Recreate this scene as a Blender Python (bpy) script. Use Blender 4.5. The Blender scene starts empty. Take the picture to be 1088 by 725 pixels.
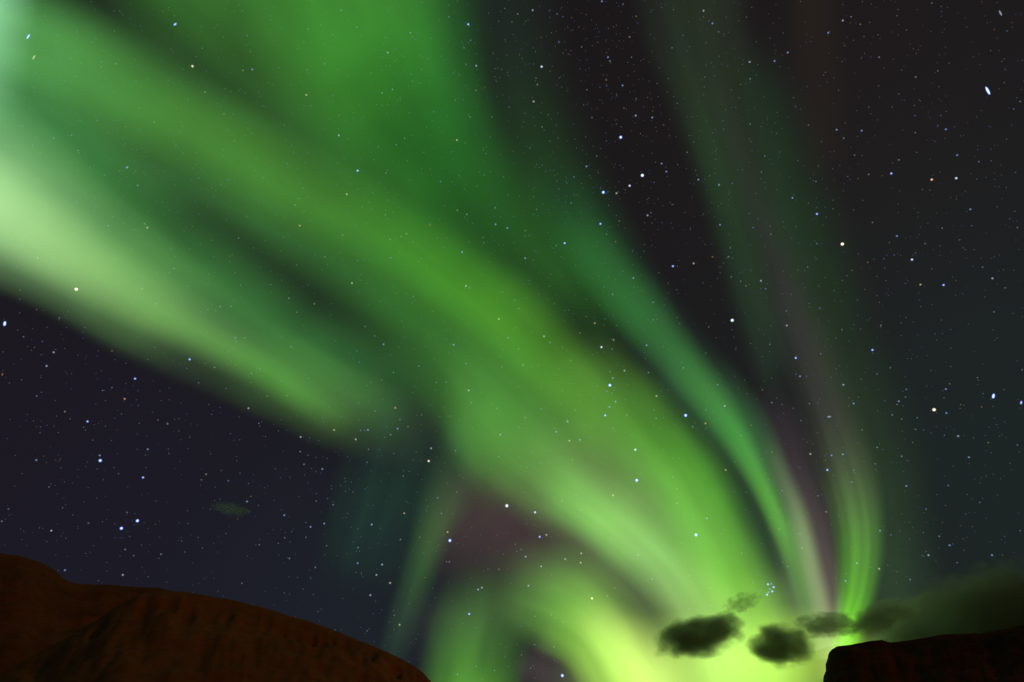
import bpy, bmesh, math, random
from mathutils import Vector, Matrix, noise

random.seed(7)
S = bpy.context.scene
COL = S.collection

# ------------------------------------------------------------------ camera
PITCH = math.radians(34.0)
CAM_Z = 1.7
FPX = 725.33                      # focal length in photograph pixels (24 mm on 36 mm)
cd = bpy.data.cameras.new('camera')
cd.lens = 24.0; cd.sensor_width = 36.0
cd.clip_start = 0.1; cd.clip_end = 60000
cam = bpy.data.objects.new('camera', cd); COL.objects.link(cam)
cam.location = (0, 0, CAM_Z)
cam.rotation_euler = (math.radians(90) + PITCH, 0, 0)
S.camera = cam
FWD = Vector((0, math.cos(PITCH), math.sin(PITCH)))
UP = Vector((0, -math.sin(PITCH), math.cos(PITCH)))
RIGHT = Vector((1, 0, 0))
EYE = Vector((0, 0, CAM_Z))

def ray(x, y):
    """sky direction seen at a photograph position"""
    return (FWD + RIGHT * ((x - 544) / FPX) + UP * ((362.5 - y) / FPX)).normalized()
def az_el(x, y):
    d = ray(x, y)
    return math.atan2(d.x, d.y), math.atan2(d.z, math.hypot(d.x, d.y))

def lin(c):
    return tuple(((v / 255) / 12.92 if v / 255 <= 0.04045 else ((v / 255 + 0.055) / 1.055) ** 2.4) for v in c)

# ------------------------------------------------------------------ render settings, exposure
S.render.engine = 'CYCLES'
S.view_settings.view_transform = 'Standard'
S.view_settings.look = 'None'
S.view_settings.exposure = 0.0
S.view_settings.gamma = 1.0
S.view_settings.use_curve_mapping = False
S.cycles.use_denoising = True
S.cycles.denoiser = 'OPENIMAGEDENOISE'
S.cycles.denoising_input_passes = 'RGB_ALBEDO_NORMAL'
S.cycles.transparent_max_bounces = 96
S.cycles.max_bounces = 4
S.cycles.diffuse_bounces = 1
S.cycles.volume_bounces = 2
S.cycles.volume_step_rate = 1.0
S.cycles.sample_clamp_indirect = 2.0

# ------------------------------------------------------------------ night sky (world)
W = bpy.data.worlds.new('World'); S.world = W; W.use_nodes = True
nt = W.node_tree; nt.nodes.clear()
out = nt.nodes.new('ShaderNodeOutputWorld')
bg = nt.nodes.new('ShaderNodeBackground')
tc = nt.nodes.new('ShaderNodeTexCoord')
nt.links.new(bg.outputs[0], out.inputs[0])
def wmath(op, a, b=None, c=None):
    n = nt.nodes.new('ShaderNodeMath'); n.operation = op
    for i, v in enumerate((a, b, c)):
        if v is None: continue
        if isinstance(v, (int, float)): n.inputs[i].default_value = v
        else: nt.links.new(v, n.inputs[i])
    return n.outputs[0]
acc = None
base = nt.nodes.new('ShaderNodeRGB'); base.outputs[0].default_value = (*lin((27, 24, 26)), 1)
acc = base.outputs[0]
# broad glows of the night air: (direction, linear colour, tightness)
GLOWS = [
    ((230, 700), (0.0006, 0.0016, 0.0062), 14),    # blue over the left hill
    ((420, 640), (0.0006, 0.0050, 0.0055), 40),
    ((20, 430), (0.0003, 0.0000, 0.0035), 14),
    ((1075, 540), (0.0016, 0.0085, 0.0065), 18),   # teal over the right cliff
    ((1088, 250), (0.0000, 0.0018, 0.0022), 16),
    ((930, 130), (0.0025, 0.0005, 0.0000), 30),
]
for (px, py), col, k in GLOWS:
    d = nt.nodes.new('ShaderNodeVectorMath'); d.operation = 'DOT_PRODUCT'
    nt.links.new(tc.outputs['Generated'], d.inputs[0]); d.inputs[1].default_value = ray(px, py)
    p = wmath('POWER', wmath('MAXIMUM', d.outputs['Value'], 0.0), k)
    m = nt.nodes.new('ShaderNodeVectorMath'); m.operation = 'SCALE'
    m.inputs[0].default_value = col; nt.links.new(p, m.inputs['Scale'])
    a = nt.nodes.new('ShaderNodeVectorMath'); a.operation = 'ADD'
    nt.links.new(acc, a.inputs[0]); nt.links.new(m.outputs[0], a.inputs[1]); acc = a.outputs[0]
nt.links.new(acc, bg.inputs[0]); bg.inputs[1].default_value = 1.0

# ------------------------------------------------------------------ the one low warm lamp (town glow on the slopes)
sl = bpy.data.lights.new('sun', 'SUN'); sl.energy = 0.22; sl.angle = math.radians(4)
sl.color = (1.0, 0.40, 0.06)
sun = bpy.data.objects.new('sun', sl); COL.objects.link(sun)
sdir = Vector((0.80, -0.55, 0.22)).normalized()      # direction towards the lamp
sun.rotation_euler = sdir.to_track_quat('Z', 'Y').to_euler()
sun.location = (60, -60, 40)

# ------------------------------------------------------------------ helpers
def tag(o, label=None, cat=None, group=None, kind=None):
    if label: o['label'] = label
    if cat: o['category'] = cat
    if group: o['group'] = group
    if kind: o['kind'] = kind
    return o
def empty(name, loc=(0, 0, 0)):
    o = bpy.data.objects.new(name, None); COL.objects.link(o); o.location = loc
    o.empty_display_size = 50
    return o
def link(name, me, mat=None, parent=None):
    o = bpy.data.objects.new(name, me); COL.objects.link(o)
    if mat: me.materials.append(mat)
    if parent:
        o.parent = parent
        o.location = -Vector(parent.location)
    return o
def fbm(v, oct=4, rough=0.5):
    a, s, t = 1.0, 0.0, 0.0
    for i in range(oct):
        s += a * noise.noise(v); t += a; a *= rough; v = v * 2.03 + Vector((3.1, 1.7, 5.2))
    return s / t
def new_mat(name):
    m = bpy.data.materials.new(name); m.use_nodes = True
    m.node_tree.nodes.clear(); return m, m.node_tree
def sstep(t):
    t = max(0.0, min(1.0, t)); return t * t * (3 - 2 * t)

# ------------------------------------------------------------------ ground: one sheet to the horizon
def rock_mat(name, c1, c2, c3, scale=0.02):
    m, t = new_mat(name); N, L = t.nodes, t.links
    o = N.new('ShaderNodeOutputMaterial'); b = N.new('ShaderNodeBsdfPrincipled')
    b.inputs['Roughness'].default_value = 0.95; b.inputs['Specular IOR Level'].default_value = 0.1
    L.new(b.outputs[0], o.inputs[0])
    g = N.new('ShaderNodeTexCoord')
    n1 = N.new('ShaderNodeTexNoise'); n1.inputs['Scale'].default_value = scale; n1.inputs['Detail'].default_value = 9
    n1.inputs['Roughness'].default_value = 0.62
    n2 = N.new('ShaderNodeTexNoise'); n2.inputs['Scale'].default_value = scale * 9; n2.inputs['Detail'].default_value = 6
    L.new(g.outputs['Object'], n1.inputs['Vector']); L.new(g.outputs['Object'], n2.inputs['Vector'])
    r = N.new('ShaderNodeValToRGB'); e = r.color_ramp.elements
    e[0].position = 0.36; e[0].color = (*c1, 1); e[1].position = 0.64; e[1].color = (*c3, 1)
    k = e.new(0.5); k.color = (*c2, 1)
    L.new(n1.outputs['Fac'], r.inputs['Fac'])
    mx = N.new('ShaderNodeMix'); mx.data_type = 'RGBA'; mx.blend_type = 'MULTIPLY'
    mx.inputs['Factor'].default_value = 0.35
    r2 = N.new('ShaderNodeValToRGB'); r2.color_ramp.elements[0].position = 0.35; r2.color_ramp.elements[1].position = 0.65
    r2.color_ramp.elements[0].color = (0.35, 0.35, 0.35, 1)
    L.new(n2.outputs['Fac'], r2.inputs['Fac'])
    L.new(r.outputs[0], mx.inputs['A']); L.new(r2.outputs[0], mx.inputs['B']); L.new(mx.outputs['Result'], b.inputs['Base Color'])
    bp = N.new('ShaderNodeBump'); bp.inputs['Strength'].default_value = 0.35; bp.inputs['Distance'].default_value = 3.0
    L.new(n2.outputs['Fac'], bp.inputs['Height']); L.new(bp.outputs[0], b.inputs['Normal'])
    return m
M_SLOPE = rock_mat('brown_scree', (0.29, 0.105, 0.040), (0.33, 0.122, 0.047), (0.37, 0.140, 0.055), 0.016)
M_KNOLL = rock_mat('brown_rock', (0.19, 0.062, 0.026), (0.25, 0.082, 0.034), (0.31, 0.105, 0.042), 0.02)
M_CLIFF = rock_mat('dim_lit_rock', (0.10, 0.030, 0.016), (0.15, 0.045, 0.022), (0.20, 0.060, 0.030), 0.02)  # base colour darkened to stand in for weaker town glow out at the cliff
M_GROUND = rock_mat('tundra', (0.05, 0.04, 0.02), (0.08, 0.06, 0.03), (0.11, 0.08, 0.045), 0.05)

bm = bmesh.new()
rings = [0, 4, 10, 25, 60, 120, 200, 320, 500, 900, 2000, 6000, 14000]
prev = None; nseg = 72
c0 = bm.verts.new((0, 0, 0))
for ri, r in enumerate(rings[1:]):
    cur = []
    for i in range(nseg):
        a = 2 * math.pi * i / nseg
        x, y = r * math.sin(a), r * math.cos(a)
        z = -abs(0.012 * r * fbm(Vector((x * 0.01, y * 0.01, 0)))) if r < 1000 else 0.0
        cur.append(bm.verts.new((x, y, z)))
    for i in range(nseg):
        j = (i + 1) % nseg
        if prev is None: bm.faces.new((c0, cur[j], cur[i]))
        else: bm.faces.new((prev[i], prev[j], cur[j], cur[i]))
    prev = cur
me = bpy.data.meshes.new('ground'); bm.to_mesh(me); bm.free()
for p in me.polygons: p.use_smooth = True
g = link('ground', me, M_GROUND); tag(g, kind='structure')

# ------------------------------------------------------------------ hills
def interp(tab, a):
    if a <= tab[0][0]: return tab[0][1]
    for (a0, v0), (a1, v1) in zip(tab, tab[1:]):
        if a <= a1:
            t = (a - a0) / (a1 - a0); return v0 + (v1 - v0) * t
    return tab[-1][1]

def hill(name, ridge, r_foot, r_crest, r_back, mat, bulge=0.8, gully=1.0, seed=0, edge=None, na=260, nr=90, rim=0.0):
    """A real hill: ridge = photograph positions of its skyline, converted to bearings and heights at
    its own distance r_crest (a function of bearing); the slope climbs from r_foot, the back falls to the ground."""
    tab = [az_el(*p) for p in ridge]; tab.sort()
    a0, a1 = tab[0][0], tab[-1][0]
    bm = bmesh.new(); grid = []
    for i in range(na + 1):
        a = a0 + (a1 - a0) * i / na
        el = max(0.0, interp(tab, a)); rc = r_crest(a); rf = r_foot(a)
        row = []
        for j in range(nr + 1):
            t = j / nr
            if t < 0.72:
                s = t / 0.72
                r = rf + (rc - rf) * s
                e = el * (bulge * math.sin(s * math.pi / 2) + (1 - bulge) * s * s)
                h = r * math.tan(e)
                amp = 1 - sstep((s - 0.86) / 0.14) * 0.85
            else:
                s = (t - 0.72) / 0.28
                r = rc + (r_back - rc) * s
                h = rc * math.tan(el) * (math.cos(s * math.pi) * 0.5 + 0.5)
                amp = 0.15 + 0.6 * sstep(s * 2)
            p = Vector((r * math.sin(a), r * math.cos(a), 0))
            q = Vector((a * 26, r * 0.006, seed))
            g = fbm(q, 4) * 16 * gully                                   # gullies that run down the slope
            b_ = fbm(Vector((p.x * 0.012, p.y * 0.012, seed + 9)), 5) * 14 * gully
            f = fbm(Vector((p.x * 0.05, p.y * 0.05, h * 0.05 + seed)), 4) * 3.5
            # rock band under the rim: short steep ribs
            band = 0.0
            if rim and t < 0.72:
                w = math.exp(-((s - 0.86) / 0.07) ** 2)
                band = rim * w * (abs(noise.noise(Vector((a * 60, s * 3, seed + 4)))) * 14 + 2)
            hh = h + (g + b_) * amp * min(1, h / 60) + f * min(1, h / 20) * (0.35 + 0.65 * amp) - band
            row.append(bm.verts.new((p.x, p.y, hh - (0.6 if h < 0.5 else 0) + (0 if 0 < j < nr else -3))))
        grid.append(row)
    for i in range(na):
        for j in range(nr):
            bm.faces.new((grid[i][j], grid[i + 1][j], grid[i + 1][j + 1], grid[i][j + 1]))
    bmesh.ops.recalc_face_normals(bm, faces=bm.faces)
    me = bpy.data.meshes.new(name); bm.to_mesh(me); bm.free()
    for p in me.polygons: p.use_smooth = True
    o = link(name, me, mat)
    # make sure normals look up
    if sum(p.normal.z for p in me.polygons) < 0:
        me.flip_normals()
    return tag(o, kind='structure')

def smooth_curve(pts, n=10):
    """Catmull-Rom through tuples of numbers"""
    P = [pts[0]] + list(pts) + [pts[-1]]; outp = []
    for i in range(1, len(P) - 2):
        for k in range(n):
            t = k / n
            outp.append(tuple(0.5 * ((2 * b) + (c - a) * t + (2 * a - 5 * b + 4 * c - d) * t * t + (3 * b - a - 3 * c + d) * t ** 3)
                              for a, b, c, d in zip(P[i - 1], P[i], P[i + 1], P[i + 2])))
    outp.append(tuple(pts[-1])); return outp

hill('hill',
     [(-420, 640), (-260, 600), (-120, 580), (-30, 580), (0, 585), (22, 588), (44, 594), (60, 603), (68, 611), (80, 616), (100, 618), (130, 620), (170, 622), (240, 640), (330, 680), (420, 760), (520, 900), (600, 1010)],
     lambda a: 330.0, lambda a: 1000.0, 1900.0, M_KNOLL, 0.72, 0.9, 3.0)
hill('hill.001',
     [(-300, 930), (-150, 810), (-70, 752), (0, 712), (45, 690), (85, 668), (120, 645), (150, 628), (175, 624), (205, 627), (240, 632), (275, 640), (310, 651), (350, 664), (390, 682), (420, 695), (436, 703), (450, 713), (462, 725), (490, 752), (520, 800), (570, 880), (640, 1000)],
     lambda a: 190.0, lambda a: 620.0, 1000.0, M_SLOPE, 0.78, 0.6, 11.0, rim=0.7)
hill('cliff',
     [(866, 1010), (868, 900), (871, 780), (873, 730), (874, 716), (876.8, 709), (876, 703), (878.5, 697), (879.5, 691), (883, 687), (888, 684), (905, 680), (922, 676), (936, 675), (944, 678), (960, 677), (990, 672), (1015, 670), (1040, 668), (1062, 663), (1088, 658), (1150, 640), (1250, 625), (1400, 640), (1600, 700)],
     lambda a: 240.0, lambda a: 430.0, 900.0, M_CLIFF, 0.75, 0.3, 21.0, na=420)

# ------------------------------------------------------------------ aurora
SHELL = 20000.0
shell_i = [0]
def ribbon(name, pts, rays=0.10, power=2.4, parent=None, rayscale=3.0, n=16, m=26):
    """A sheet of glowing air. pts: (x, y, width on the left, width on the right, (r,g,b)) along its length.
    It lies far out on the sky; its light fades to nothing at both edges."""
    shell_i[0] += 1
    R = SHELL + 60.0 * shell_i[0]
    C = smooth_curve([(p[0], p[1], p[2], p[3]) for p in pts], n)
    K = len(C)
    bm = bmesh.new(); uvl = bm.loops.layers.uv.new('UVMap')
    rows = []
    for i, (x, y, wl, wr) in enumerate(C):
        xa, ya = C[max(0, i - 1)][:2]; xb, yb = C[min(K - 1, i + 1)][:2]
        tx, ty = xb - xa, yb - ya; l = math.hypot(tx, ty) or 1
        nx, ny = ty / l, -tx / l                       # left of the direction of travel (y grows downwards)
        row = []
        for j in range(m + 1):
            s = -1 + 2 * j / m
            off = -s * (wl if s < 0 else wr)
            row.append(bm.verts.new(EYE + ray(x + nx * off, y + ny * off) * R))
        rows.append(row)
    for i in range(K - 1):
        for j in range(m):
            f = bm.faces.new((rows[i][j], rows[i + 1][j], rows[i + 1][j + 1], rows[i][j + 1]))
            f.smooth = True
            for lp, (u, v) in zip(f.loops, ((i, j), (i + 1, j), (i + 1, j + 1), (i, j + 1))):
                lp[uvl].uv = (u / (K - 1), v / m)
    me = bpy.data.meshes.new(name); bm.to_mesh(me); bm.free()
    mat, t = new_mat('aurora_glow'); N, L = t.nodes, t.links
    o = N.new('ShaderNodeOutputMaterial'); add = N.new('ShaderNodeAddShader')
    tr = N.new('ShaderNodeBsdfTransparent'); em = N.new('ShaderNodeEmission')
    L.new(tr.outputs[0], add.inputs[0]); L.new(em.outputs[0], add.inputs[1]); L.new(add.outputs[0], o.inputs[0])
    uv = N.new('ShaderNodeTexCoord'); sp = N.new('ShaderNodeSeparateXYZ'); L.new(uv.outputs['UV'], sp.inputs[0])
    ramp = N.new('ShaderNodeValToRGB'); cr = ramp.color_ramp; cr.interpolation = 'B_SPLINE' if len(pts) > 2 else 'LINEAR'
    for k, p in enumerate(pts):
        u = k / (len(pts) - 1)
        if k == 0: e = cr.elements[0]; e.position = 0
        elif k == len(pts) - 1: e = cr.elements[len(cr.elements) - 1]; e.position = 1
        else: e = cr.elements.new(u)
        e.color = (*lin(p[4]), 1)
    L.new(sp.outputs['X'], ramp.inputs['Fac']); L.new(ramp.outputs[0], em.inputs['Color'])
    def M(op, a, b=None):
        n_ = N.new('ShaderNodeMath'); n_.operation = op
        for q, v in enumerate((a, b)):
            if v is None: continue
            if isinstance(v, (int, float)): n_.inputs[q].default_value = v
            else: L.new(v, n_.inputs[q])
        return n_.outputs[0]
    s = M('SUBTRACT', M('MULTIPLY', sp.outputs['Y'], 2.0), 1.0)
    # uneven edges and patches: noise laid over the sky itself, not along the sheet
    geo = N.new('ShaderNodeTexCoord')
    nzp = N.new('ShaderNodeVectorMath'); nzp.operation = 'SCALE'; nzp.inputs['Scale'].default_value = 1.0 / SHELL
    L.new(geo.outputs['Object'], nzp.inputs[0])
    def sky_noise(scale, off, detail):
        mp = N.new('ShaderNodeVectorMath'); mp.operation = 'ADD'; mp.inputs[1].default_value = (off, off * 0.7, 0)
        L.new(nzp.outputs[0], mp.inputs[0])
        q = N.new('ShaderNodeTexNoise'); q.inputs['Scale'].default_value = scale; q.inputs['Detail'].default_value = detail
        L.new(mp.outputs[0], q.inputs['Vector']); return M('SUBTRACT', q.outputs['Fac'], 0.5)
    win = M('MINIMUM', M('MULTIPLY', M('SUBTRACT', 1.0, M('ABSOLUTE', s)), 5.0), 1.0)
    s = M('ADD', s, M('MULTIPLY', sky_noise(5.5, shell_i[0] * 1.3, 1.5), 0.42))
    prof = M('MULTIPLY', M('POWER', M('MAXIMUM', M('SUBTRACT', 1.0, M('MULTIPLY', s, s)), 0.0), power), win)
    prof = M('MULTIPLY', prof, M('ADD', 1.0, M('MULTIPLY', sky_noise(9.0, shell_i[0] * 2.1, 2.0), 0.55)))
    cb = N.new('ShaderNodeCombineXYZ')
    L.new(M('MULTIPLY', sp.outputs['X'], 1.1), cb.inputs['X']); L.new(M('MULTIPLY', sp.outputs['Y'], rayscale), cb.inputs['Y'])
    cb.inputs['Z'].default_value = shell_i[0] * 3.7
    nz = N.new('ShaderNodeTexNoise'); nz.inputs['Scale'].default_value = 1.3; nz.inputs['Detail'].default_value = 1.6; nz.inputs['Roughness'].default_value = 0.5
    L.new(cb.outputs[0], nz.inputs['Vector'])
    k = M('MAXIMUM', M('ADD', 1.0 - rays, M('MULTIPLY', nz.outputs['Fac'], rays * 2)), 0.0)
    st = M('MULTIPLY', prof, k)
    nn = (len(pts) - 1) / 0.9
    for end, src in ((0, sp.outputs['X']), (-1, M('SUBTRACT', 1.0, sp.outputs['X']))):
        if not any(pts[end][4]):                         # this end dies away
            mr = N.new('ShaderNodeMapRange'); mr.interpolation_type = 'SMOOTHSTEP'
            L.new(M('MULTIPLY', src, nn), mr.inputs['Value']); st = M('MULTIPLY', st, mr.outputs['Result'])
    L.new(st, em.inputs['Strength'])
    mat.cycles.emission_sampling = 'FRONT_BACK'
    return link(name, me, mat, parent)

Z = (0, 0, 0)
def band(label, parts, group='aurora bands across the night sky', cat='aurora'):
    c = parts[0][1][len(parts[0][1]) // 2]
    t = empty('aurora_band', EYE + ray(c[0], c[1]) * SHELL)
    tag(t, label, cat, group)
    for name, pts, kw in parts:
        ribbon(name, pts, parent=t, **kw)
    return t
band('broad pale green aurora band entering at the left edge and ending left of centre', [
    ('glow', [(-120, 155, 150, 96, (113, 154, 107)), (-40, 205, 145, 90, (126, 170, 118)), (20, 240, 120, 84, (124, 173, 108)), (90, 278, 95, 78, (96, 139, 83)), (160, 318, 78, 74, (79, 123, 60)), (220, 354, 68, 68, (37, 49, 33)), (280, 390, 60, 60, (51, 87, 31)), (335, 422, 56, 54, (57, 88, 36)), (385, 444, 54, 50, (42, 65, 28)), (435, 462, 52, 48, (24, 33, 22)), (500, 480, 50, 44, Z)], dict(rays=0.25, rayscale=3.5, power=1.7)),
    ('core', [(-120, 150, 66, 62, (120, 151, 104)), (-40, 200, 66, 60, (135, 170, 111)), (20, 238, 62, 56, (123, 155, 97)), (90, 282, 54, 48, (103, 138, 73)), (160, 322, 44, 42, (77, 107, 56)), (230, 362, 36, 36, (62, 84, 46)), (300, 402, 34, 34, Z)], dict(rays=0.1)),
    ('edge_streak', [(110, 300, 26, 30, Z), (170, 336, 28, 30, (36, 74, 17)), (230, 368, 26, 28, (42, 90, 19)), (290, 402, 26, 26, (48, 97, 26)), (340, 434, 26, 24, (46, 85, 27)), (385, 462, 24, 22, Z)], dict(rays=0.27)),
    ('upper_haze', [(-120, 60, 110, 110, (41, 94, 54)), (-40, 110, 110, 110, (44, 102, 54)), (50, 170, 90, 96, (39, 99, 43)), (140, 236, 76, 88, (43, 102, 40)), (220, 300, 70, 80, (47, 106, 43)), (300, 358, 66, 76, (44, 105, 41)), (380, 400, 66, 70, (39, 96, 38)), (470, 440, 66, 66, Z)], dict(rays=0.25, rayscale=3.0)),
])
band('hazy green aurora veil filling the upper left sky', [
    ('crest', [(-160, -60, 90, 90, (60, 114, 61)), (-60, -5, 84, 84, (64, 126, 62)), (40, 48, 76, 76, (65, 123, 57)), (110, 84, 72, 72, (55, 111, 39)), (190, 128, 66, 68, (48, 94, 22)), (270, 172, 60, 68, (47, 93, 15)), (350, 216, 58, 68, (41, 82, 5)), (430, 260, 58, 66, (37, 87, 1)), (500, 308, 58, 64, (47, 100, 3)), (565, 362, 58, 62, (54, 106, 11)), (625, 425, 50, 60, (50, 83, 15)), (680, 495, 46, 56, Z)], dict(rays=0.3, rayscale=3.2)),
    ('glow', [(-160, 40, 150, 120, (46, 101, 54)), (-40, 70, 150, 120, (49, 103, 53)), (80, 110, 150, 110, (45, 99, 44)), (200, 165, 150, 100, (45, 96, 39)), (320, 225, 140, 110, (43, 96, 37)), (430, 290, 110, 120, (41, 102, 32)), (520, 360, 90, 120, (46, 103, 29)), (600, 440, 80, 110, (50, 95, 32)), (660, 520, 70, 90, Z)], dict(rays=0.38, rayscale=5.2)),
    ('upper_veil', [(140, -120, 110, 110, (49, 111, 39)), (205, -30, 110, 110, (51, 115, 37)), (285, 65, 95, 90, (40, 89, 26)), (360, 140, 84, 70, (22, 54, 12)), (430, 200, 70, 60, (10, 38, 4)), (510, 260, 60, 50, Z)], dict(rays=0.32, rayscale=4.2)),
    ('corner_glow', [(-60, -110, 90, 110, (104, 135, 112)), (-40, -20, 90, 110, (148, 209, 174)), (-46, 70, 90, 110, (105, 137, 114)), (-50, 170, 80, 90, Z)], dict(rays=0.16)),
])
band('thin dark green aurora haze between the upper veil and the second band', [
    ('glow', [(520, -80, 80, 60, (9, 25, 18)), (540, 40, 80, 60, (9, 25, 16)), (560, 140, 90, 70, (12, 42, 14)), (590, 230, 90, 80, (13, 56, 7)), (640, 310, 80, 70, (16, 68, 5)), (700, 380, 60, 60, Z)], dict(rays=0.27, rayscale=4.2)),
])
band('green aurora veil hanging from the middle of the top edge', [
    ('glow', [(360, -90, 150, 150, (60, 136, 44)), (378, -10, 140, 150, (61, 142, 44)), (400, 60, 130, 150, (48, 130, 33)), (430, 130, 115, 130, (24, 94, 18)), (465, 195, 100, 110, (5, 65, 4)), (510, 265, 85, 90, (1, 36, 1)), (560, 330, 70, 70, Z)], dict(rays=0.27, rayscale=4.2)),
    ('veil', [(470, -60, 60, 90, (15, 59, 22)), (480, 60, 60, 90, (15, 62, 21)), (500, 160, 66, 90, (16, 65, 16)), (540, 250, 80, 80, (20, 63, 14)), (590, 310, 70, 60, (21, 61, 17)), (640, 370, 50, 40, Z)], dict(rays=0.27, rayscale=4.2)),
])
band('brightest yellow green aurora band running from the centre down to the clouds', [
    ('glow', [(430, 330, 60, 60, Z), (480, 400, 90, 70, (27, 60, 20)), (530, 465, 105, 70, (73, 140, 45)), (590, 512, 112, 70, (99, 135, 67)), (645, 548, 112, 72, (100, 127, 71)), (695, 590, 112, 76, (94, 119, 70)), (735, 645, 112, 78, (106, 137, 71)), (762, 700, 150, 80, (124, 157, 73)), (780, 790, 150, 90, (128, 162, 75))], dict(rays=0.38, rayscale=5.2)),
    ('core', [(560, 500, 40, 40, Z), (610, 530, 50, 42, (76, 147, 53)), (655, 562, 52, 42, (127, 198, 84)), (698, 602, 52, 40, (94, 139, 73)), (735, 645, 50, 36, (94, 116, 64)), (765, 700, 55, 40, (81, 103, 58)), (780, 780, 60, 60, Z)], dict(rays=0.27, rayscale=4.2)),
    ('left_ray', [(498, 340, 46, 40, Z), (498, 410, 52, 36, (25, 48, 17)), (504, 468, 56, 34, (35, 66, 22)), (518, 512, 54, 34, (31, 50, 20)), (540, 560, 48, 34, Z)], dict(rays=0.4, rayscale=3.0)),
    ('right_glow', [(590, 352, 56, 60, Z), (644, 414, 60, 70, (68, 114, 37)), (686, 464, 62, 76, (76, 142, 40)), (724, 516, 62, 84, (78, 153, 37)), (755, 572, 60, 84, (85, 168, 36)), (780, 622, 58, 84, (99, 176, 35)), (798, 672, 58, 84, (104, 159, 41)), (810, 740, 62, 84, (103, 156, 43)), (815, 810, 62, 84, (102, 157, 43))], dict(rays=0.32, rayscale=4.2)),
])
band('narrow green aurora band right of the dark rift', [
    ('glow', [(560, 160, 46, 46, Z), (604, 215, 58, 52, (1, 23, 17)), (648, 285, 58, 50, (1, 31, 24)), (690, 348, 56, 46, (14, 40, 32)), (728, 396, 54, 44, (31, 62, 41)), (762, 434, 52, 40, (43, 86, 46)), (788, 468, 44, 34, (47, 107, 50)), (811, 514, 36, 28, (55, 82, 50)), (832, 562, 30, 24, (64, 92, 56)), (850, 622, 28, 24, (69, 85, 60)), (872, 690, 26, 26, (69, 88, 61))], dict(rays=0.3, rayscale=3.5)),
    ('strand', [(590, 205, 36, 34, Z), (632, 268, 40, 38, (25, 66, 23)), (678, 330, 40, 36, (34, 88, 26)), (716, 378, 36, 32, (39, 96, 27)), (748, 418, 32, 28, (42, 101, 27)), (771, 449, 26, 24, (43, 103, 26)), (790, 480, 22, 20, (47, 114, 26)), (811, 518, 19, 17, (61, 132, 25)), (829, 558, 18, 16, (70, 143, 24)), (844, 598, 17, 15, (65, 113, 25)), (856, 640, 17, 15, (54, 85, 24)), (866, 690, 16, 16, Z)], dict(rays=0.2)),
    ('rift_haze', [(690, 400, 34, 34, Z), (728, 446, 38, 38, (18, 39, 16)), (762, 495, 38, 38, (24, 51, 20)), (790, 548, 36, 36, (33, 64, 29)), (815, 600, 34, 34, (39, 64, 35)), (836, 655, 34, 34, (42, 61, 34)), (850, 710, 30, 30, Z)], dict(rays=0.1)),
    ('core', [(812, 455, 16, 14, Z), (828, 500, 18, 16, (48, 62, 36)), (843, 535, 18, 16, (76, 98, 59)), (854, 570, 18, 18, (112, 142, 85)), (864, 612, 18, 18, (103, 130, 75)), (873, 650, 18, 18, (94, 119, 70)), (880, 700, 18, 18, (65, 84, 49))], dict(rays=0.16)),
])
band('tall grey green aurora ray narrowing down to the cliff edge', [
    ('glow', [(745, -80, 65, 65, (24, 37, 21)), (752, 20, 62, 65, (24, 38, 21)), (772, 120, 59, 54, (23, 39, 20)), (802, 220, 54, 45, (20, 38, 19)), (835, 320, 49, 41, (26, 35, 23)), (866, 400, 45, 36, (41, 40, 32)), (892, 470, 41, 41, (55, 50, 41)), (910, 530, 36, 39, (75, 95, 50)), (916, 580, 32, 36, (90, 152, 50)), (912, 625, 28, 32, (89, 159, 41)), (903, 660, 25, 24, (109, 204, 40)), (898, 700, 22, 24, (113, 211, 42)), (896, 760, 22, 24, (112, 208, 42))], dict(rays=0.6, rayscale=4.2)),
    ('pale_ray', [(760, 60, 20, 20, Z), (782, 140, 20, 20, (14, 12, 12)), (805, 220, 22, 20, (13, 12, 13)), (832, 300, 26, 22, (17, 11, 17)), (858, 380, 28, 22, (18, 15, 18)), (882, 450, 28, 20, (9, 22, 17)), (902, 520, 26, 20, (1, 21, 17)), (915, 590, 20, 20, Z)], dict(rays=0.16)),
])
band('dim purple grey aurora ray between the narrow green band and the grey green ray', [
    ('glow', [(812, 400, 30, 36, Z), (830, 446, 34, 40, (35, 25, 30)), (848, 500, 32, 36, (50, 38, 42)), (864, 552, 30, 30, (77, 65, 65)), (876, 610, 26, 26, (95, 84, 77)), (884, 660, 24, 24, (105, 96, 79)), (890, 720, 26, 26, (105, 101, 78))], dict(rays=0.27)),
])
band('faint dark green aurora ray reaching up from the narrow band to the top edge', [
    ('glow', [(690, -80, 50, 40, (14, 25, 14)), (706, 30, 50, 36, (14, 27, 15)), (735, 110, 44, 34, (16, 34, 16)), (766, 200, 36, 34, (17, 44, 18)), (790, 290, 34, 34, (20, 46, 22)), (812, 370, 34, 30, (21, 37, 22)), (830, 440, 30, 30, Z)], dict(rays=0.32, rayscale=4.2)),
])
band('faint green aurora ray, farthest right of the rays', [
    ('glow', [(800, 20, 50, 40, Z), (815, 110, 56, 44, (6, 33, 13)), (842, 200, 60, 50, (7, 35, 11)), (872, 290, 66, 50, (9, 32, 6)), (900, 380, 70, 50, (15, 31, 5)), (922, 460, 76, 50, (21, 36, 11)), (934, 540, 80, 50, (28, 46, 21)), (940, 610, 80, 50, (32, 51, 26)), (942, 690, 80, 50, (33, 52, 26))], dict(rays=0.25, rayscale=2.5, power=2.8)),
])
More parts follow.
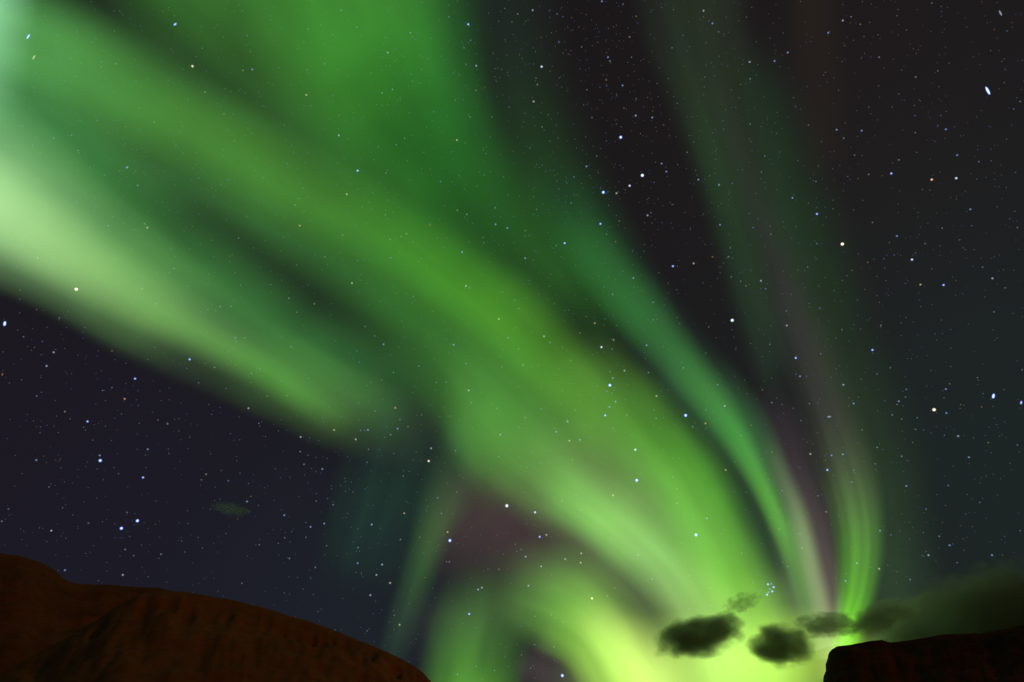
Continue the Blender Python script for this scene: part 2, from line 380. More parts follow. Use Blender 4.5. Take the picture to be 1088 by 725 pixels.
band('faint brown aurora ray at the top edge right of the tall ray', [
    ('glow', [(864, -90, 44, 40, (19, 15, 3)), (862, 0, 44, 40, (19, 14, 2)), (866, 70, 44, 36, (16, 11, 1)), (872, 140, 40, 34, (14, 10, 1)), (880, 220, 36, 30, Z)], dict(rays=0.3, rayscale=2.0)),
])
band('narrow curved green curtain low at the left of the purple hollow', [
    ('glow', [(500, 420, 26, 26, Z), (492, 470, 34, 32, (26, 55, 24)), (475, 520, 40, 34, (34, 55, 28)), (458, 565, 28, 28, (39, 79, 23)), (446, 605, 26, 26, (40, 75, 27)), (434, 640, 26, 24, (32, 57, 29)), (420, 685, 24, 22, (24, 44, 27)), (410, 730, 20, 20, Z)], dict(rays=0.32, rayscale=4.2)),
])
band('dim teal curtain of short vertical rays left of the low green curtain', [
    ('glow', [(430, 400, 90, 60, Z), (415, 460, 100, 56, (5, 32, 20)), (398, 520, 100, 54, (9, 41, 22)), (380, 580, 90, 50, (8, 35, 21)), (366, 640, 80, 50, Z)], dict(rays=0.6, rayscale=6.3)),
])
band('low green arc curling under the purple hollow down to the bottom edge', [
    ('glow', [(520, 620, 50, 40, Z), (560, 632, 70, 56, (56, 84, 38)), (600, 648, 80, 60, (106, 169, 59)), (636, 684, 72, 50, (162, 226, 82)), (658, 740, 72, 46, (160, 197, 83)), (670, 820, 72, 46, (159, 197, 83))], dict(rays=0.41, rayscale=4.2)),
    ('soft_arc', [(410, 690, 60, 60, Z), (465, 668, 70, 66, (28, 27, 25)), (525, 650, 76, 64, (40, 64, 23)), (580, 634, 80, 64, (34, 49, 22)), (640, 625, 70, 60, (26, 49, 20)), (700, 640, 60, 60, Z)], dict(rays=0.25, rayscale=2.5)),
    ('core', [(600, 640, 20, 20, Z), (640, 668, 44, 36, (101, 99, 58)), (676, 705, 56, 44, (140, 135, 81)), (700, 740, 66, 50, (147, 171, 86)), (715, 820, 66, 60, (149, 175, 85))], dict(rays=0.07)),
    ('left_glow', [(530, 600, 50, 50, Z), (518, 645, 60, 60, (39, 62, 25)), (508, 684, 64, 64, (58, 107, 33)), (500, 725, 66, 66, (80, 145, 40)), (494, 775, 66, 66, (86, 152, 42)), (488, 835, 66, 66, (85, 151, 42))], dict(rays=0.6, rayscale=3.5, power=2.0)),
])
band('dim purple red glow in the hollow above the low green arc', [
    ('glow', [(440, 540, 60, 60, Z), (484, 555, 90, 80, (56, 45, 39)), (540, 566, 90, 80, (60, 42, 42)), (600, 588, 74, 70, (50, 37, 38)), (660, 635, 56, 56, (57, 60, 41)), (730, 700, 50, 50, Z)], dict(rays=0.05)),
])
band('bright yellowish aurora glow along the bottom edge behind the dark clouds', [
    ('glow', [(585, 735, 90, 60, Z), (650, 728, 84, 70, (108, 148, 55)), (720, 715, 74, 90, (141, 178, 71)), (790, 705, 70, 90, (155, 195, 76)), (850, 700, 66, 90, (143, 180, 54)), (900, 705, 60, 90, (110, 140, 42)), (960, 720, 50, 80, Z)], dict(rays=0.27, rayscale=1.0)),
])
band('dim purple glow in the lowest dark hollow at the bottom edge', [
    ('glow', [(545, 690, 40, 40, Z), (570, 705, 40, 40, (59, 49, 50)), (600, 730, 40, 40, (62, 57, 48)), (630, 770, 40, 40, Z)], dict(rays=0.16)),
])


# ------------------------------------------------------------------ stars
STAR_R = 16000.0
def star_mat(name, core, halo, kc=3.0, kh=0.7, pc=7, ph=2.0):
    m, t = new_mat(name); N, L = t.nodes, t.links
    o = N.new('ShaderNodeOutputMaterial'); tr = N.new('ShaderNodeBsdfTransparent')
    g = N.new('ShaderNodeNewGeometry')
    d = N.new('ShaderNodeVectorMath'); d.operation = 'DOT_PRODUCT'
    L.new(g.outputs['Normal'], d.inputs[0]); L.new(g.outputs['Incoming'], d.inputs[1])
    ab = N.new('ShaderNodeMath'); ab.operation = 'ABSOLUTE'; L.new(d.outputs['Value'], ab.inputs[0])
    prev = tr.outputs[0]
    for col, k, p in ((core, kc, pc), (halo, kh, ph)):
        pw = N.new('ShaderNodeMath'); pw.operation = 'POWER'; L.new(ab.outputs[0], pw.inputs[0]); pw.inputs[1].default_value = p
        mu = N.new('ShaderNodeMath'); mu.operation = 'MULTIPLY'; L.new(pw.outputs[0], mu.inputs[0]); mu.inputs[1].default_value = k * 0.5
        e = N.new('ShaderNodeEmission'); e.inputs[0].default_value = (*col, 1); L.new(mu.outputs[0], e.inputs[1])
        a = N.new('ShaderNodeAddShader'); L.new(prev, a.inputs[0]); L.new(e.outputs[0], a.inputs[1]); prev = a.outputs[0]
    L.new(prev, o.inputs[0])
    m.cycles.emission_sampling = 'NONE'
    return m
SC = {'b': ((0.6, 0.82, 1.0), (0.05, 0.14, 1.0)), 'w': ((0.82, 0.9, 1), (0.36, 0.52, 0.85)),
      'c': ((1.0, 0.97, 0.85), (0.8, 0.65, 0.4)), 'y': ((1.0, 0.95, 0.6), (0.7, 0.6, 0.15)),
      'o': ((1.0, 0.7, 0.45), (0.8, 0.35, 0.12))}
SIZE = {'X': (2.1, 1.8, 0.85), 'B': (1.6, 0.85, 0.55), 'M': (1.4, 0.27, 0.18), 'm': (1.25, 0.12, 0.08)}
star_me = {}
for c, (core, halo) in SC.items():
    for s, (rad, kc, kh) in SIZE.items():
        bm = bmesh.new(); bmesh.ops.create_icosphere(bm, subdivisions=3 if s in 'XB' else 2, radius=1.0)
        for f in bm.faces: f.smooth = True
        me = bpy.data.meshes.new('star'); bm.to_mesh(me); bm.free()
        me.materials.append(star_mat('starlight', core, halo, kc, kh, 7 if s in 'XB' else 4, 2.2 if s in 'XB' else 2.0))
        star_me[c, s] = me
STRETCH = {'t': (2.1, 0.8, 55), 'v': (2.4, 0.8, -62), 'u': (1.45, 0.9, 40), 'n': (1.45, 0.85, 80), 'h': (1.8, 0.9, 5)}
CNAME = {'b': 'blue', 'w': 'white', 'c': 'cream white', 'y': 'yellow', 'o': 'orange'}
def region(x, y):
    if x < 470 and y > 545: return 'low in the dark blue sky over the brown hill'
    if x < 330 and y > 345 + 0.42 * x: return 'in the dark sky beneath the pale left aurora band'
    if x < 440 and y > 170 + 0.62 * x and y < 480: return 'shining through the pale green left aurora band'
    if x < 500 and y < 200: return 'in the green sky across the top left'
    if x < 560 and y < 400: return 'on the green veil left of the sky\'s middle'
    if x < 480: return 'among the faint vertical rays left of the low curtain'
    if x < 700 and y < 200: return 'in the crowded dark star lane at the top middle'
    if x > 560 and x < 830 and y < 260 + (x - 640) * 1.2: return 'in the dark gap between the green bands and the right rays'
    if x > 960 and y < 300: return 'in the black sky at the upper right'
    if x > 920: return 'in the dark teal sky above the right cliff'
    if x > 800 and y < 300: return 'beside the faint rays at the upper right'
    if x > 830: return 'along the grey green ray above the clouds'
    if y > 560 and x < 700: return 'in the dark hollows of the low green swirl'
    return 'shining through the bright central green band'
BRIGHT = {
 (30, 39): 'blue streaked star nearest the top left corner',
 (186, 26): 'blue white star near the top edge left of the cream star',
 (204.5, 70.5): 'bright cream star in the dark lane of the upper left green sky',
 (380, 181.5): 'blue white star alone in the green sky left of centre',
 (497.5, 26): 'bright blue star where the top green veil meets the dark sky',
 (575.5, 71): 'white star near the top in the crowded dark star lane',
 (659.5, 146): 'bright white blue star, highest of the bright ones in the dark star lane',
 (1049.5, 96.5): 'brightest violet blue streak of a star near the upper right corner',
 (81, 307.5): 'brilliant cream star on the lower rim of the pale left aurora band',
 (5, 344): 'vivid blue streaked star at the left edge under the pale band',
 (682.5, 186.5): 'bright white star, rightmost of three in the dark lane above the second green band',
 (669, 197.5): 'white star between the bright blue one and the bright white one',
 (641, 204.5): 'bright blue star with small blue companions, leftmost of the three in the dark lane',
 (638, 238): 'blue white star at the head of the second green band',
 (600, 258.5): 'blue white star in the dark green rift left of the second band head',
 (715, 283): 'deep blue star in the empty dark gap, left of the orange white star',
 (778, 340.5): 'bright white star alone in the dark gap right of the second green band',
 (895, 259.5): 'big cream star in the black sky right of the faint rays',
 (947, 184.5): 'deep blue star left of the orange star at the upper right',
 (990, 191): 'orange star at the upper right beside a white one',
 (1016, 189.5): 'white star just right of the orange star at the upper right',
 (868, 227.5): 'blue star up and left of the big cream star',
 (969, 276): 'hazy white star below the orange one in the right sky',
 (1002.5, 303): 'blue star lower right of the hazy white star',
 (143.5, 402.5): 'blue star just under the pale left band in the dark sky',
 (201.5, 382): 'blue white star on the soft lower edge of the pale left band',
 (93, 448): 'blue star above the close blue pair in the dark left sky',
 (106.5, 489.5): 'bright blue star with a small twin just above it in the dark left sky',
 (152, 507.5): 'blue star right of the close blue pair in the dark left sky',
 (455.5, 490): 'cream star beside the head of the low curtain',
 (538.5, 537.5): 'bright white star on the edge of the purple hollow',
 (639, 369): 'white star at the dark rift above the small blue cluster',
 (648, 409.5): 'brightest blue white star at the top of the small cluster on the central band',
 (643, 441.5): 'blue star at the foot of the small cluster on the central band',
 (728.5, 441.5): 'bright blue star inside the dark rift between the two central bands',
 (675, 478): 'blue white star on the central band, above the brighter one',
 (676.5, 510.5): 'bright blue white star where the central band turns pale',
 (845.5, 380.5): 'blue star over the grey ray, above a close blue pair',
 (927, 372): 'blue white star right of the grey green ray',
 (879, 499.5): 'blue star on the dark left side of the grey green ray',
 (992.5, 435.5): 'big cream star in the dark teal sky at the right',
 (1055.5, 421): 'bright blue streaked star near the right edge',
 (1085, 428): 'blue streaked star cut close by the right edge',
 (146, 553.5): 'bright blue star, upper right one of the pair over the left hill',
 (129, 561.5): 'bright blue star, lower left one of the pair over the left hill',
 (478, 574.5): 'bright blue white star with an orange speck above it beside the low curtain',
 (498.5, 652.5): 'blue white star low on the dim green left of the swirl',
 (568.5, 544.5): 'white star on the upper rim of the purple hollow',
 (573.5, 570.5): 'blue star inside the purple hollow with a white neighbour',
 (629, 636): 'yellow star on the bright low green arc',
 (597.5, 718): 'bright blue star at the bottom edge in the lowest dark hollow',
 (739.5, 568.5): 'bright blue star on the yellow green right side of the central band',
}
RAW = """30,39,B,b,t|36,61,M,y,t|186,26,B,b,u|204.5,70.5,B,c|98,45,s,w|123,68,m,y|38,77,s,b|37,98,s,b|218,98,m,y|238,121,m,w|148,115,s,y|164,130,m,y|85,128,s,w|103,128,m,b|21,134,s,w,t|57,147,m,b,t|76,144,m,w|83,160,m,w|11,156,s,w,t|135,178,M,b,u|263,38,m,b|258,75,m,o|268,74,M,b|266,55,s,w|238,9,s,b|249,150,s,w|242,138,s,w|200,106,s,w|108,66,s,w|209,162,s,w
327.5,31,m,w|362.5,11,m,b|379,29,m,b|287,17,s,b|412,56,M,b|436,35,m,w|410,40,s,w|354,37,s,w|345,68,m,w|296,72,m,b|327,74,s,y|325.5,101,M,y|302,133,s,w|360,144,M,w|305,174,m,b|380,181.5,B,b|477,18,m,b|497.5,26,B,b|500,43,m,c|493,51,m,w|495,68.5,m,w|506,70,M,w|524,57,m,b|526,73,s,w|533,74,s,w|506,96,m,w|499.5,124.5,m,w|485.5,149,M,y|461,119,m,b|430,147,m,w|421,154,m,w|402,156,m,b|406,99,m,w|417,95,m,w|437,79,s,w|448,74,s,y|483,107,s,w|541,114,m,b|397,170,s,w|406,112,s,w|492,106,s,w
566,11,M,w|550,15,m,w|592,15,m,w|598,18,m,b|639.5,1.5,M,b|662,4.5,m,c|676,17.5,m,y|594,45,m,b|575,40,s,w|586,35,s,o|618,50,m,w|635,45,s,o|669,39.5,m,c|671,61,m,c|646,61,M,b|648,65,m,w|575.5,71,B,w|571,90,m,c|567,108,M,c|644,85,m,o|661.5,91,M,b|623.5,95.5,m,w|676,105,m,w|675.5,123,M,w|663,115,m,o|693,125,M,b|629,125,m,w|576,135,m,w|659.5,146,X,b|623,177,M,b|576,176,s,w|611,148,s,b|593,147,s,w|584,150,s,w|638,158,s,b|634,166,m,w|703,174,M,b|720,175,s,w|730,162,m,w|747.5,11.5,M,w|757,25,M,b|763.5,34,m,c|769,36,s,o|796.5,66,M,w|797,84,m,w|749,82,m,b|797,132,m,w|812.5,166,m,b|764,60,s,w|714,51,m,w|737,151,s,w|655,132,s,w|660,135,s,w
823,65,M,b|837,56,M,b|880,35,M,b|895.5,22,M,w|904.5,18,m,w|914,26,m,y|918,39,s,w|933,37,s,w|934,61,m,w|963,32,s,w|990,3.5,m,w,v|1000,7,s,w,v|1063,14,M,w,v|1070,33,m,b,v|1052.5,54,s,w,v|996.5,75.5,m,w|973,82,m,w|1049.5,96.5,X,b,v|1067,88,s,y|1068,74,s,w,v|955,100,s,w|1084,108,m,w,v|1077,116,m,b,v|889,138,M,b|896.5,147,m,w|915.5,139,M,b|859,133,m,o|923,114,s,w|891,96,s,w|972,123,m,b|999.5,123,s,w|996.5,133.5,m,b|1005,137.5,M,b|972.5,141,m,w|994,150.5,s,b|1017,165,M,b|974,162,s,w|955,170,m,w|908,165,m,w|1040,172,m,w,v|1053,171,s,w,v|843,104,s,w|877,77,s,w|825,142,s,w|948,114,s,w|845,113,s,w
81,307.5,X,c|5,344,X,b,n|156.5,242,M,y|153.5,238,m,w|115,240,m,w|127,182,s,y|146.5,197,m,w|211,189.5,m,b|242,191,m,b|235,196,s,w|40,274,m,w|55,275,s,w|63,338,m,w|90,348,s,w|186,273,s,w|185,285.5,m,w|180,290,s,y|253.5,253,m,w|250,290,s,w|255.5,303,m,b|245.5,325.5,m,w|234,326,m,w|222,291,s,b|166,323,m,w|151,307,m,w|131,209,s,b|25,358,m,w|39,329,s,y|260,359,m,w|250,359,m,w|182,264,s,w|262,230,s,w|199,304,s,w
368.5,206.5,M,y|410,184,m,c|313.5,218,m,w|327,209,s,w|318.5,240,M,o|364,250,m,y|409.5,228.5,m,w|412,233,s,w|414.5,254.5,m,y|432,248.5,m,y|426,251.5,m,y|415,274,m,b|380,277,m,b|345.5,273,m,b|374,301,M,c|334,323,m,y|327,303,s,y|383.5,292,s,w|315.5,332,m,w|412,213,s,w|486,223.5,m,y|496,228,m,w|491,268,M,b|495,304,M,w|499,306,m,w|439,315,m,b|438,322,s,w|530,339,M,y|514,258,m,w|526.5,238.5,M,b|539,242.5,M,b|526,221,m,w|514.5,186,m,b|468,193,m,b|535,188,s,w|457,239,m,o|465,253,s,w|388,347,m,w|398,357,m,w|307,317,m,w|421,312,s,o|472,263,s,w|540,359,m,w|385,220,s,w|396,205,s,w|301,252,s,w|280,189,s,w
682.5,186.5,X,w|669,197.5,B,w|641,204.5,X,b|638,200,m,b|646,204,m,b|655,205.5,M,c|657,204,s,w|708,182.5,M,b|742,191,M,b|695,194,m,b|688,229,M,w|691.5,226,m,w|638,238,B,b|658,235,m,o|644.5,249,m,w|654,257,m,o|600,258.5,B,b|591,261,m,b|588,264,s,b|586,262,s,b|558,245,m,w|570,222.5,m,o|558,274.5,M,b|567,228,s,w|546,230,s,b|610,188,m,w|594,201,s,w|601,215,s,b|607,216,m,b|567,209,s,w|673,295.5,M,b|715,283,B,b|737,280,M,c|757,273,m,o|764,196.5,M,b|778,195,m,b|765,239,M,b|776,263.5,m,w|774,273,m,w|777,294.5,m,b|787,299,m,w|792.5,304,m,c|808.5,298.5,M,w|813.5,307,m,b|800,242,m,b|796,227,s,w|754,187,s,w|809,183,m,w|778,340.5,X,w|753,347.5,m,o|722,344,m,b|694,321.5,m,w|694,340,m,w|698,339.5,s,w|651,313,m,w|642,305,m,b|632,343.5,M,o|616,354,m,y|547,319,m,b|551,328,m,w|589,323,s,w|578,357.5,M,w|548,348.5,s,y|652,361,m,c|710,301,s,w|700,290,s,w|672,281,s,b|672,267,s,w|684,267,s,w|697,335,s,b|600,330,s,w|643,339,s,w|655,346,s,w|719,308,s,w
895,259.5,X,c|947,184.5,B,b|990,191,B,o|1016,189.5,B,w|923,185.5,m,w|867,193,m,w|842,210.5,M,b|868,227.5,B,b|885,222,s,y|927,236.5,m,w|953,251,M,b|1031,222.5,M,b|1032.5,240,m,b|1001,242.5,m,w|1081,242,m,w|983,259,m,w|945,258,s,y|950,271,m,b|969,276,B,w|990,286,s,w|1044,284,m,w|978,302.5,M,y|1002.5,303,B,b|1054.5,296,M,w|1068,306,m,w|922,279,m,o|939,275,m,b|940,285,s,w|900,293,s,w|895,298,s,w|871,327.5,m,b|858,284,m,w|836,346,M,w|835.5,330.5,m,w|894.5,350.5,m,w|936,346,m,y|1056,331.5,m,w|868,259,m,b|819,249,m,w|832,236,s,w|846,241,s,w|867,275,s,w|855,306,s,b|886,309,s,w|912,270,s,b
45,363,m,b|57,374.5,M,w|49.5,389,M,w|44.5,377,s,b|2.5,398,m,o,n|10,407,s,w|44,417,s,w|39,421,m,w|119,373,m,o|143.5,402.5,B,b|201.5,382,B,b|228,390.5,m,w|211,407,m,c|240,413,m,b|267,397,m,w|250,388,s,w|251,363,m,w|157,382,s,w|109,415,m,c|119,412,m,c|132.5,424,M,o|69,437.5,m,c|93,448,B,b|50,452,s,b|38.5,489,M,b|106,484,M,b|106.5,489.5,X,b|157,477.5,M,b|152,507.5,B,b|126,503.5,m,b|121,497,s,w|179.5,482,m,b|178,450.5,m,c|168,446.5,m,o|148,450,s,w|264,434,M,w|225,440.5,s,w|52,517.5,m,w|9,541,m,w,n|262.5,533,M,b|242.5,511,m,b|219,504,m,c|214,510,m,w|255,503,s,w|264,514,s,w|235,500,s,w|112,453,s,w|129,440,s,w|147,431,s,w
407.5,366,M,b|482,366.5,M,b|379,373,m,b|382,385,m,b|309.5,368.5,m,w|276.5,392,m,w|327.5,402,s,w|284,421,m,w|305,420.5,m,w|298.5,446,s,b|296,458,s,w|319.5,464.5,M,w|355,457,M,y|378,467,M,c|383,457.5,m,c|391,457,M,b|422.5,455.5,M,b|433.5,453.5,m,y|415,462,m,y|409,465,s,y|398.5,437,m,y|420,433.5,M,o|448,441,m,w|425,446,m,y|418,396,m,w|445,389,m,w|463.5,406.5,m,w|474,406,m,w|498,415,M,w|501,428,m,w|495,386.5,m,w|533,390,m,w|531,379,s,b|528,434,m,w|531.5,462,M,b|530,485,m,w|458,476.5,M,w|455.5,490,B,c|484,479,m,w|488.5,447,s,b|418.5,482,m,b|391.5,477.5,m,w|403,478,s,b|390,491.5,m,w|342.5,498.5,M,b|319,480,m,w|323,493.5,m,w|428.5,506,m,w|485.5,523,m,w|465,529,m,w|443,523,s,b|336,532.5,m,w|354,536.5,m,w|348,530,s,w|367,522,s,w|375,523,s,w|298,508,s,b|538.5,537.5,X,w|275,450,m,w|276,453,s,w|282,464,s,w
639,369,B,w|650.5,371,m,w|652,362,m,w|687,367,M,b|606.5,383,m,w|584.5,364,m,w|551,371,m,y|556,388,m,y|572,388,s,w|663.5,394,M,w|648,395,m,y|651,402,M,b|648,409.5,X,b|645,416,m,b|653,412,m,b|650,418,m,b|654,427,M,b|647.5,432.5,M,b|643,441.5,B,b|697.5,421,M,c|689,396,m,w|697,444.5,m,w|695,436,m,w|728.5,441.5,X,b|736,453.5,m,w|749.5,450,M,o|770,431.5,M,w|750,436,m,w|762.5,409,m,w|726,391,m,w|771,499.5,M,o|787.5,463,m,w|798,452,m,o|810,414.5,m,o|675,478,B,w|676.5,510.5,X,b|651.5,526.5,M,c|719,535,m,w|715,507,m,w|719,519.5,m,y|616,467.5,M,b|605,468.5,M,y|603,448,M,w|591,459,M,b|590,455,s,w|608,488.5,m,w|575,434.5,m,b|611,436,m,w|651,455,m,w|653,458,s,w|666,441,m,w|558,444,m,w|552,454,s,w|612,525.5,m,w|597,532,m,w|617,542,m,w|565,481,s,w|575,492,s,w|681,503,s,w|629,454,s,w|674,449,s,w
845.5,380.5,B,b|927,372,B,b|850,400,M,b|846,397.5,m,b|857,400,m,b|872,376,m,b|896,409,M,w|907,429,M,b|906,426,s,b|860,429,m,w|881,443,M,w,h|820,428,m,w|825,423,s,w|831,430,s,w|851,447,m,w|916,457,m,y|932,475.5,m,w|861,482.5,M,c|883.5,484,M,b|895.5,483,M,b|879,499.5,B,b|820,480.5,m,b|850,497,s,w|905,512.5,m,w|963,516.5,M,b|958,485,m,w|1007.5,516,m,b|1018,463.5,M,w|1050,470.5,m,y|1029.5,486,M,b|1081,473,m,w|992.5,435.5,X,c|1005.5,439,M,b|1005,413.5,M,b|1009,408,m,w|1003,423,s,w|1055.5,421,X,b,n|1085,428,B,b,n|1043,432.5,m,o|1038.5,401.5,m,w|1067,414,s,o|1086,393,m,w,n|955,426.5,M,b|953,430,m,w|963,414,m,c|962,422,m,w|958,445.5,m,w|948,441,m,w|974.5,444,m,w|973,456.5,m,w|946,391,m,o|932,397.5,m,w|818,366,m,b|869,527,m,w|831,521.5,m,w|984,541,m,b|1041,534,m,w|907,500,m,w|930,493,m,w|883,401,s,w|912,422,s,y|915,403,s,w
146,553.5,X,b|129,561.5,X,b|54.5,564,M,w|94,556,m,b|2,554,m,w|171,589,m,w|133,584,m,w|142,590.5,m,w|130.5,611,M,w|69,606,M,b|135,544.5,m,w|257,620,m,w|240,567,s,w|193,575,s,w|42,561,s,w|70,572,s,w
302,547.5,M,b|325,555.5,m,b|330,560,M,b|344.5,556.5,M,b|302.5,571.5,m,w|310,565,s,w|325,571,m,w|395,557.5,M,w|347,580,m,w|307.5,593.5,m,w|335,603,m,w|275.5,579,m,w|380.5,582,m,w|382,586,s,w|380,598.5,M,b|406,600,M,w|400,611,M,w|414.5,619.5,M,c|393.5,632.5,M,w|399,639,s,w|418.5,648.5,m,b|419,654,m,w|424.5,664,M,y|390,670.5,m,w|338,650,s,w|429.5,545.5,M,o|475.5,565.5,M,y|478,574.5,X,b|425.5,573.5,m,w|474.5,597,m,w|477.5,597,m,w|508,626.5,M,w|512,624.5,M,w|498.5,652.5,B,b|530,605,m,o|535,589,s,w|506,708,m,w|525.5,712.5,m,w|486,716.5,m,w|469,545.5,m,w|446,571,m,w|302,630,s,w|333,632,s,w|322,626,s,w|384,610,s,w
568.5,544.5,B,w|573.5,570.5,B,b|580.5,568.5,M,c|547.5,578.5,m,o|553.5,584,m,w|549,586,s,w|558.5,591.5,M,w|575,602,M,w|600.5,594,M,w|617.5,588,M,c|617,598,M,c|586,611,s,w|561.5,622.5,M,w|629,636,B,y|585.5,652.5,m,b|590,656.5,m,o|598.5,661,m,w|568.5,655,m,w|568,685,m,w|588.5,687.5,m,w|564,710,m,w|597.5,718,X,b|554,696,m,w|589,702,s,w|739.5,568.5,X,b|751,551,M,b|737,552,m,b|733,612,m,w|754.5,625,m,w|693,615.5,m,w|678,590,m,w|653,625,m,w|645.5,633,m,w|755,643,m,w|732,647,m,w|677.5,612,s,w|760,706,m,w|758,703,m,w|762,709,m,w|800,619,m,b|788,588,m,w
816,621,M,b|819.5,620.5,m,b|822,624,M,b|818,626,m,b|820.5,628.5,M,b|815,632,M,b|816.5,629.5,m,b
935,564,M,b|946.5,568.5,m,w|850,567.5,m,w|852,582.5,m,w|828,562,m,w|910.5,598.5,M,b|899,610,m,b|898.5,617.5,M,b|900,620,s,w|934,604.5,M,c|925,603,s,w|986.5,590,M,w|984,586,s,w|998,570,m,w|1009,579.5,M,b|1017,598,m,w|1054,590,M,b|1084,564,m,w|967,616,m,w|953,607.5,s,w|981,566,s,w|837,602,m,w|878,544,m,w"""
stars = []
for tok in RAW.replace('\n', '|').split('|'):
    p = tok.split(',')
    if len(p) < 4: continue
    stars.append((float(p[0]), float(p[1]), p[2], p[3], p[4] if len(p) > 4 else None))
rank = {'X': 0, 'B': 1, 'M': 2, 'm': 3, 's': 4}
stars.sort(key=lambda s: rank[s[2]])
def on_sky(x, y, depth):
    return EYE + (FWD + RIGHT * ((x - 544) / FPX) + UP * ((362.5 - y) / FPX)) * depth
PLEIADES = lambda x, y: 812 < x < 825 and 618 < y < 634
indiv = [s for s in stars if s[2] in 'XBM' or PLEIADES(s[0], s[1])]
indiv = [(s[0], s[1], 'B' if s[2] == 'M' else 'M', s[3], s[4]) if PLEIADES(s[0], s[1]) else s for s in indiv]
rest = [s for s in stars if s[:2] not in [q[:2] for q in indiv]]
mm = [s for s in rest if s[2] == 'm']; random.Random(3).shuffle(mm)
take = mm[:300 - len(indiv)]
indiv += take
rest = [s for s in rest if s not in take]
for (x, y, s, c, st) in indiv:
    o = bpy.data.objects.new('star', star_me[c, s]); COL.objects.link(o)
    o.location = on_sky(x, y, STAR_R)
    r = SIZE[s][0] * STAR_R / FPX
    if st:
        a, b, ang = STRETCH[st]
        basis = Matrix((RIGHT, UP, -FWD)).transposed() @ Matrix.Rotation(math.radians(ang), 3, 'Z')
        o.rotation_euler = basis.to_euler(); o.scale = (r * a, r * b, r * b)
    else:
        o.scale = (r, r, r)
    if (x, y) in BRIGHT:
        tag(o, BRIGHT[(x, y)], 'star', 'stars of the night sky')
    elif PLEIADES(x, y):
        tag(o, 'blue white star of the tight little cluster above the dark clouds', 'star', 'stars of the tight cluster above the clouds')
    else:
        nm = {'M': 'small', 'm': 'faint', 'B': 'bright'}[s]
        lab = '%s %s star %s' % (nm, CNAME[c], region(x, y))
        tag(o, lab, 'star', '%s %s stars %s' % (nm, CNAME[c], region(x, y)))

# the uncountable faint ones: one object
bm = bmesh.new()
DUSTC = ['b', 'w', 'y', 'o']
def dust(x, y, rad, c, bright):
    p = on_sky(x, y, STAR_R * 1.01); r = rad * STAR_R / FPX
    vs = [bm.verts.new(p + Vector(d) * r) for d in ((1, 0, 0), (0, 1, 0), (-1, 0, 0), (0, -1, 0), (0, 0, 1), (0, 0, -1))]
    for i in range(4):
        j = (i + 1) % 4
        for f in (bm.faces.new((vs[i], vs[j], vs[4])), bm.faces.new((vs[j], vs[i], vs[5]))):
            f.material_index = DUSTC.index(c) * 2 + (1 if bright else 0); f.smooth = True
for (x, y, s, c, st) in rest:
    dust(x, y, 1.25 if s == 'm' else 1.05, 'w' if c == 'c' else c, s == 'm')
rnd = random.Random(11)
n = 0
while n < 4600:
    x, y = rnd.uniform(-60, 1150), rnd.uniform(-60, 760)
    lane = math.exp(-((x - (600 + 0.25 * y)) / 130) ** 2) * max(0.0, 1 - y / 520)
    if rnd.random() > 0.40 + 0.6 * lane: continue
    dust(x, y, rnd.choice((0.6, 0.7, 0.8, 0.95)), rnd.choice('bbbwwwwyo'), rnd.random() < 0.10)
    n += 1
me = bpy.data.meshes.new('faint_stars'); bm.to_mesh(me); bm.free()
fs = link('faint_stars', me)
for c in DUSTC:
    for k in (0.10, 0.15):
        core, halo = SC[c]
        me.materials.append(star_mat('faint_starlight', tuple(0.5 * a + 0.5 * b for a, b in zip(core, halo)), halo, k, k * 0.35, 2, 1.0))
tag(fs, 'countless faint stars scattered all over the night sky', 'faint stars', kind='stuff')

# ------------------------------------------------------------------ clouds
CLOUD_D = 5200.0
def cloud_mat(dens, nscale, edge, seed, squash=1.0, col=0.25):
    m, t = new_mat('cloud_vapour'); N, L = t.nodes, t.links
    o = N.new('ShaderNodeOutputMaterial'); v = N.new('ShaderNodeVolumePrincipled')
    v.inputs['Color'].default_value = (col, col, col, 1); v.inputs['Anisotropy'].default_value = 0.75
    L.new(v.outputs[0], o.inputs['Volume'])
    tcn = N.new('ShaderNodeTexCoord')
    ln = N.new('ShaderNodeVectorMath'); ln.operation = 'LENGTH'; L.new(tcn.outputs['Object'], ln.inputs[0])
    mp = N.new('ShaderNodeMapping'); mp.inputs['Location'].default_value = (seed, seed * 1.7, 0); mp.inputs['Scale'].default_value = (squash, 1, 1)
    L.new(tcn.outputs['Object'], mp.inputs[0])
    nz = N.new('ShaderNodeTexNoise'); nz.inputs['Scale'].default_value = nscale; nz.inputs['Detail'].default_value = 6
    nz.inputs['Roughness'].default_value = 0.6; L.new(mp.outputs[0], nz.inputs['Vector'])
    def M(op, a, b):
        n_ = N.new('ShaderNodeMath'); n_.operation = op
        for q, w in enumerate((a, b)):
            if isinstance(w, (int, float)): n_.inputs[q].default_value = w
            else: L.new(w, n_.inputs[q])
        return n_.outputs[0]
    body = M('SUBTRACT', 0.80, ln.outputs['Value'])
    nn = M('MULTIPLY', M('SUBTRACT', nz.outputs['Fac'], 0.5), edge)
    dd = M('ADD', body, nn)
    # fade to nothing at the body's own skin
    skin = M('MINIMUM', M('MULTIPLY', M('MAXIMUM', M('SUBTRACT', 0.98, ln.outputs['Value']), 0.0), 8.0), 1.0)
    d = M('MULTIPLY', M('MULTIPLY', M('MINIMUM', M('MULTIPLY', M('MAXIMUM', dd, 0.0), 3.5), 1.0), skin), dens)
    L.new(d, v.inputs['Density'])
    return m
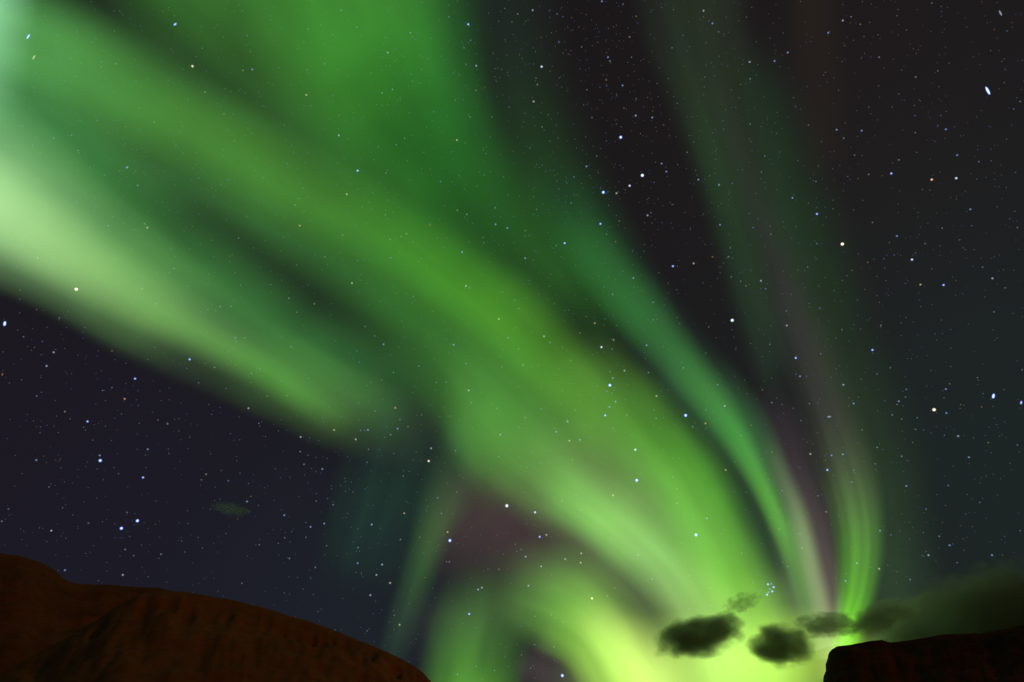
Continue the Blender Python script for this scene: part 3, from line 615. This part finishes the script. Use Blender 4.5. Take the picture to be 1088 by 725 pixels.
def cloud(label, x, y, a, b, rot, dens, nscale=2.2, edge=1.0, seed=0, col=0.25, squash=1.0, name='cloud', group='dark clouds low over the right cliff'):
    """a body of vapour at its own place in the air; a, b half sizes as seen, as deep as it is tall and more"""
    c = on_sky(x, y, CLOUD_D)
    k = CLOUD_D / FPX
    bm = bmesh.new(); bmesh.ops.create_icosphere(bm, subdivisions=4, radius=1.0)
    for v in bm.verts:                                   # an uneven skin, not an egg
        f = 1 + 0.10 * noise.noise(v.co * 2.3 + Vector((seed, 0, 0)))
        v.co *= f
    for f in bm.faces: f.smooth = True
    me = bpy.data.meshes.new(name); bm.to_mesh(me); bm.free()
    o = link(name, me, cloud_mat(dens / (b * k), nscale, edge, seed, squash, col))
    basis = Matrix((RIGHT, UP, -FWD)).transposed() @ Matrix.Rotation(math.radians(rot), 3, 'Z')
    o.rotation_euler = basis.to_euler(); o.location = c; o.scale = (a * k, b * k, max(b, a * 0.5) * k)
    tag(o, label, 'cloud', group)
    return o
cloud('dark long oval cloud, leftmost of the low clouds', 742, 675, 62, 25, 12, 3.6, 1.7, 1.2, 3.0, squash=1.3, col=0.74)
cloud('dark rounded cloud between the long oval cloud and the cliff edge', 829, 687, 43, 28, 0, 3.8, 1.8, 1.15, 8.0, col=0.74)
cloud('small thin wisp of cloud above the right end of the long oval cloud', 788, 641, 26, 12, 22, 0.8, 2.6, 2.4, 5.0, col=0.9, squash=1.6)
cloud('thin torn cloud right above the cliff\'s left end', 878, 664, 44, 15, 6, 1.6, 2.2, 1.7, 13.0, squash=1.8, col=0.88)
cloud('slanting dark cloud where the right ray meets the cloud bank', 938, 656, 52, 17, 22, 1.9, 2.0, 1.3, 17.0, squash=1.5, col=0.78)
cloud('wide murky cloud bank rising to the right edge behind the cliff', 1075, 668, 200, 70, 19, 3.0, 2.1, 1.3, 23.0, col=0.62, squash=1.6)
cloud('tiny pale streak of cloud alone in the dark left sky', 245, 541, 28, 8, -12, 0.30, 2.4, 1.6, 29.0, col=0.9, squash=2.0, group='pale clouds in the left sky')
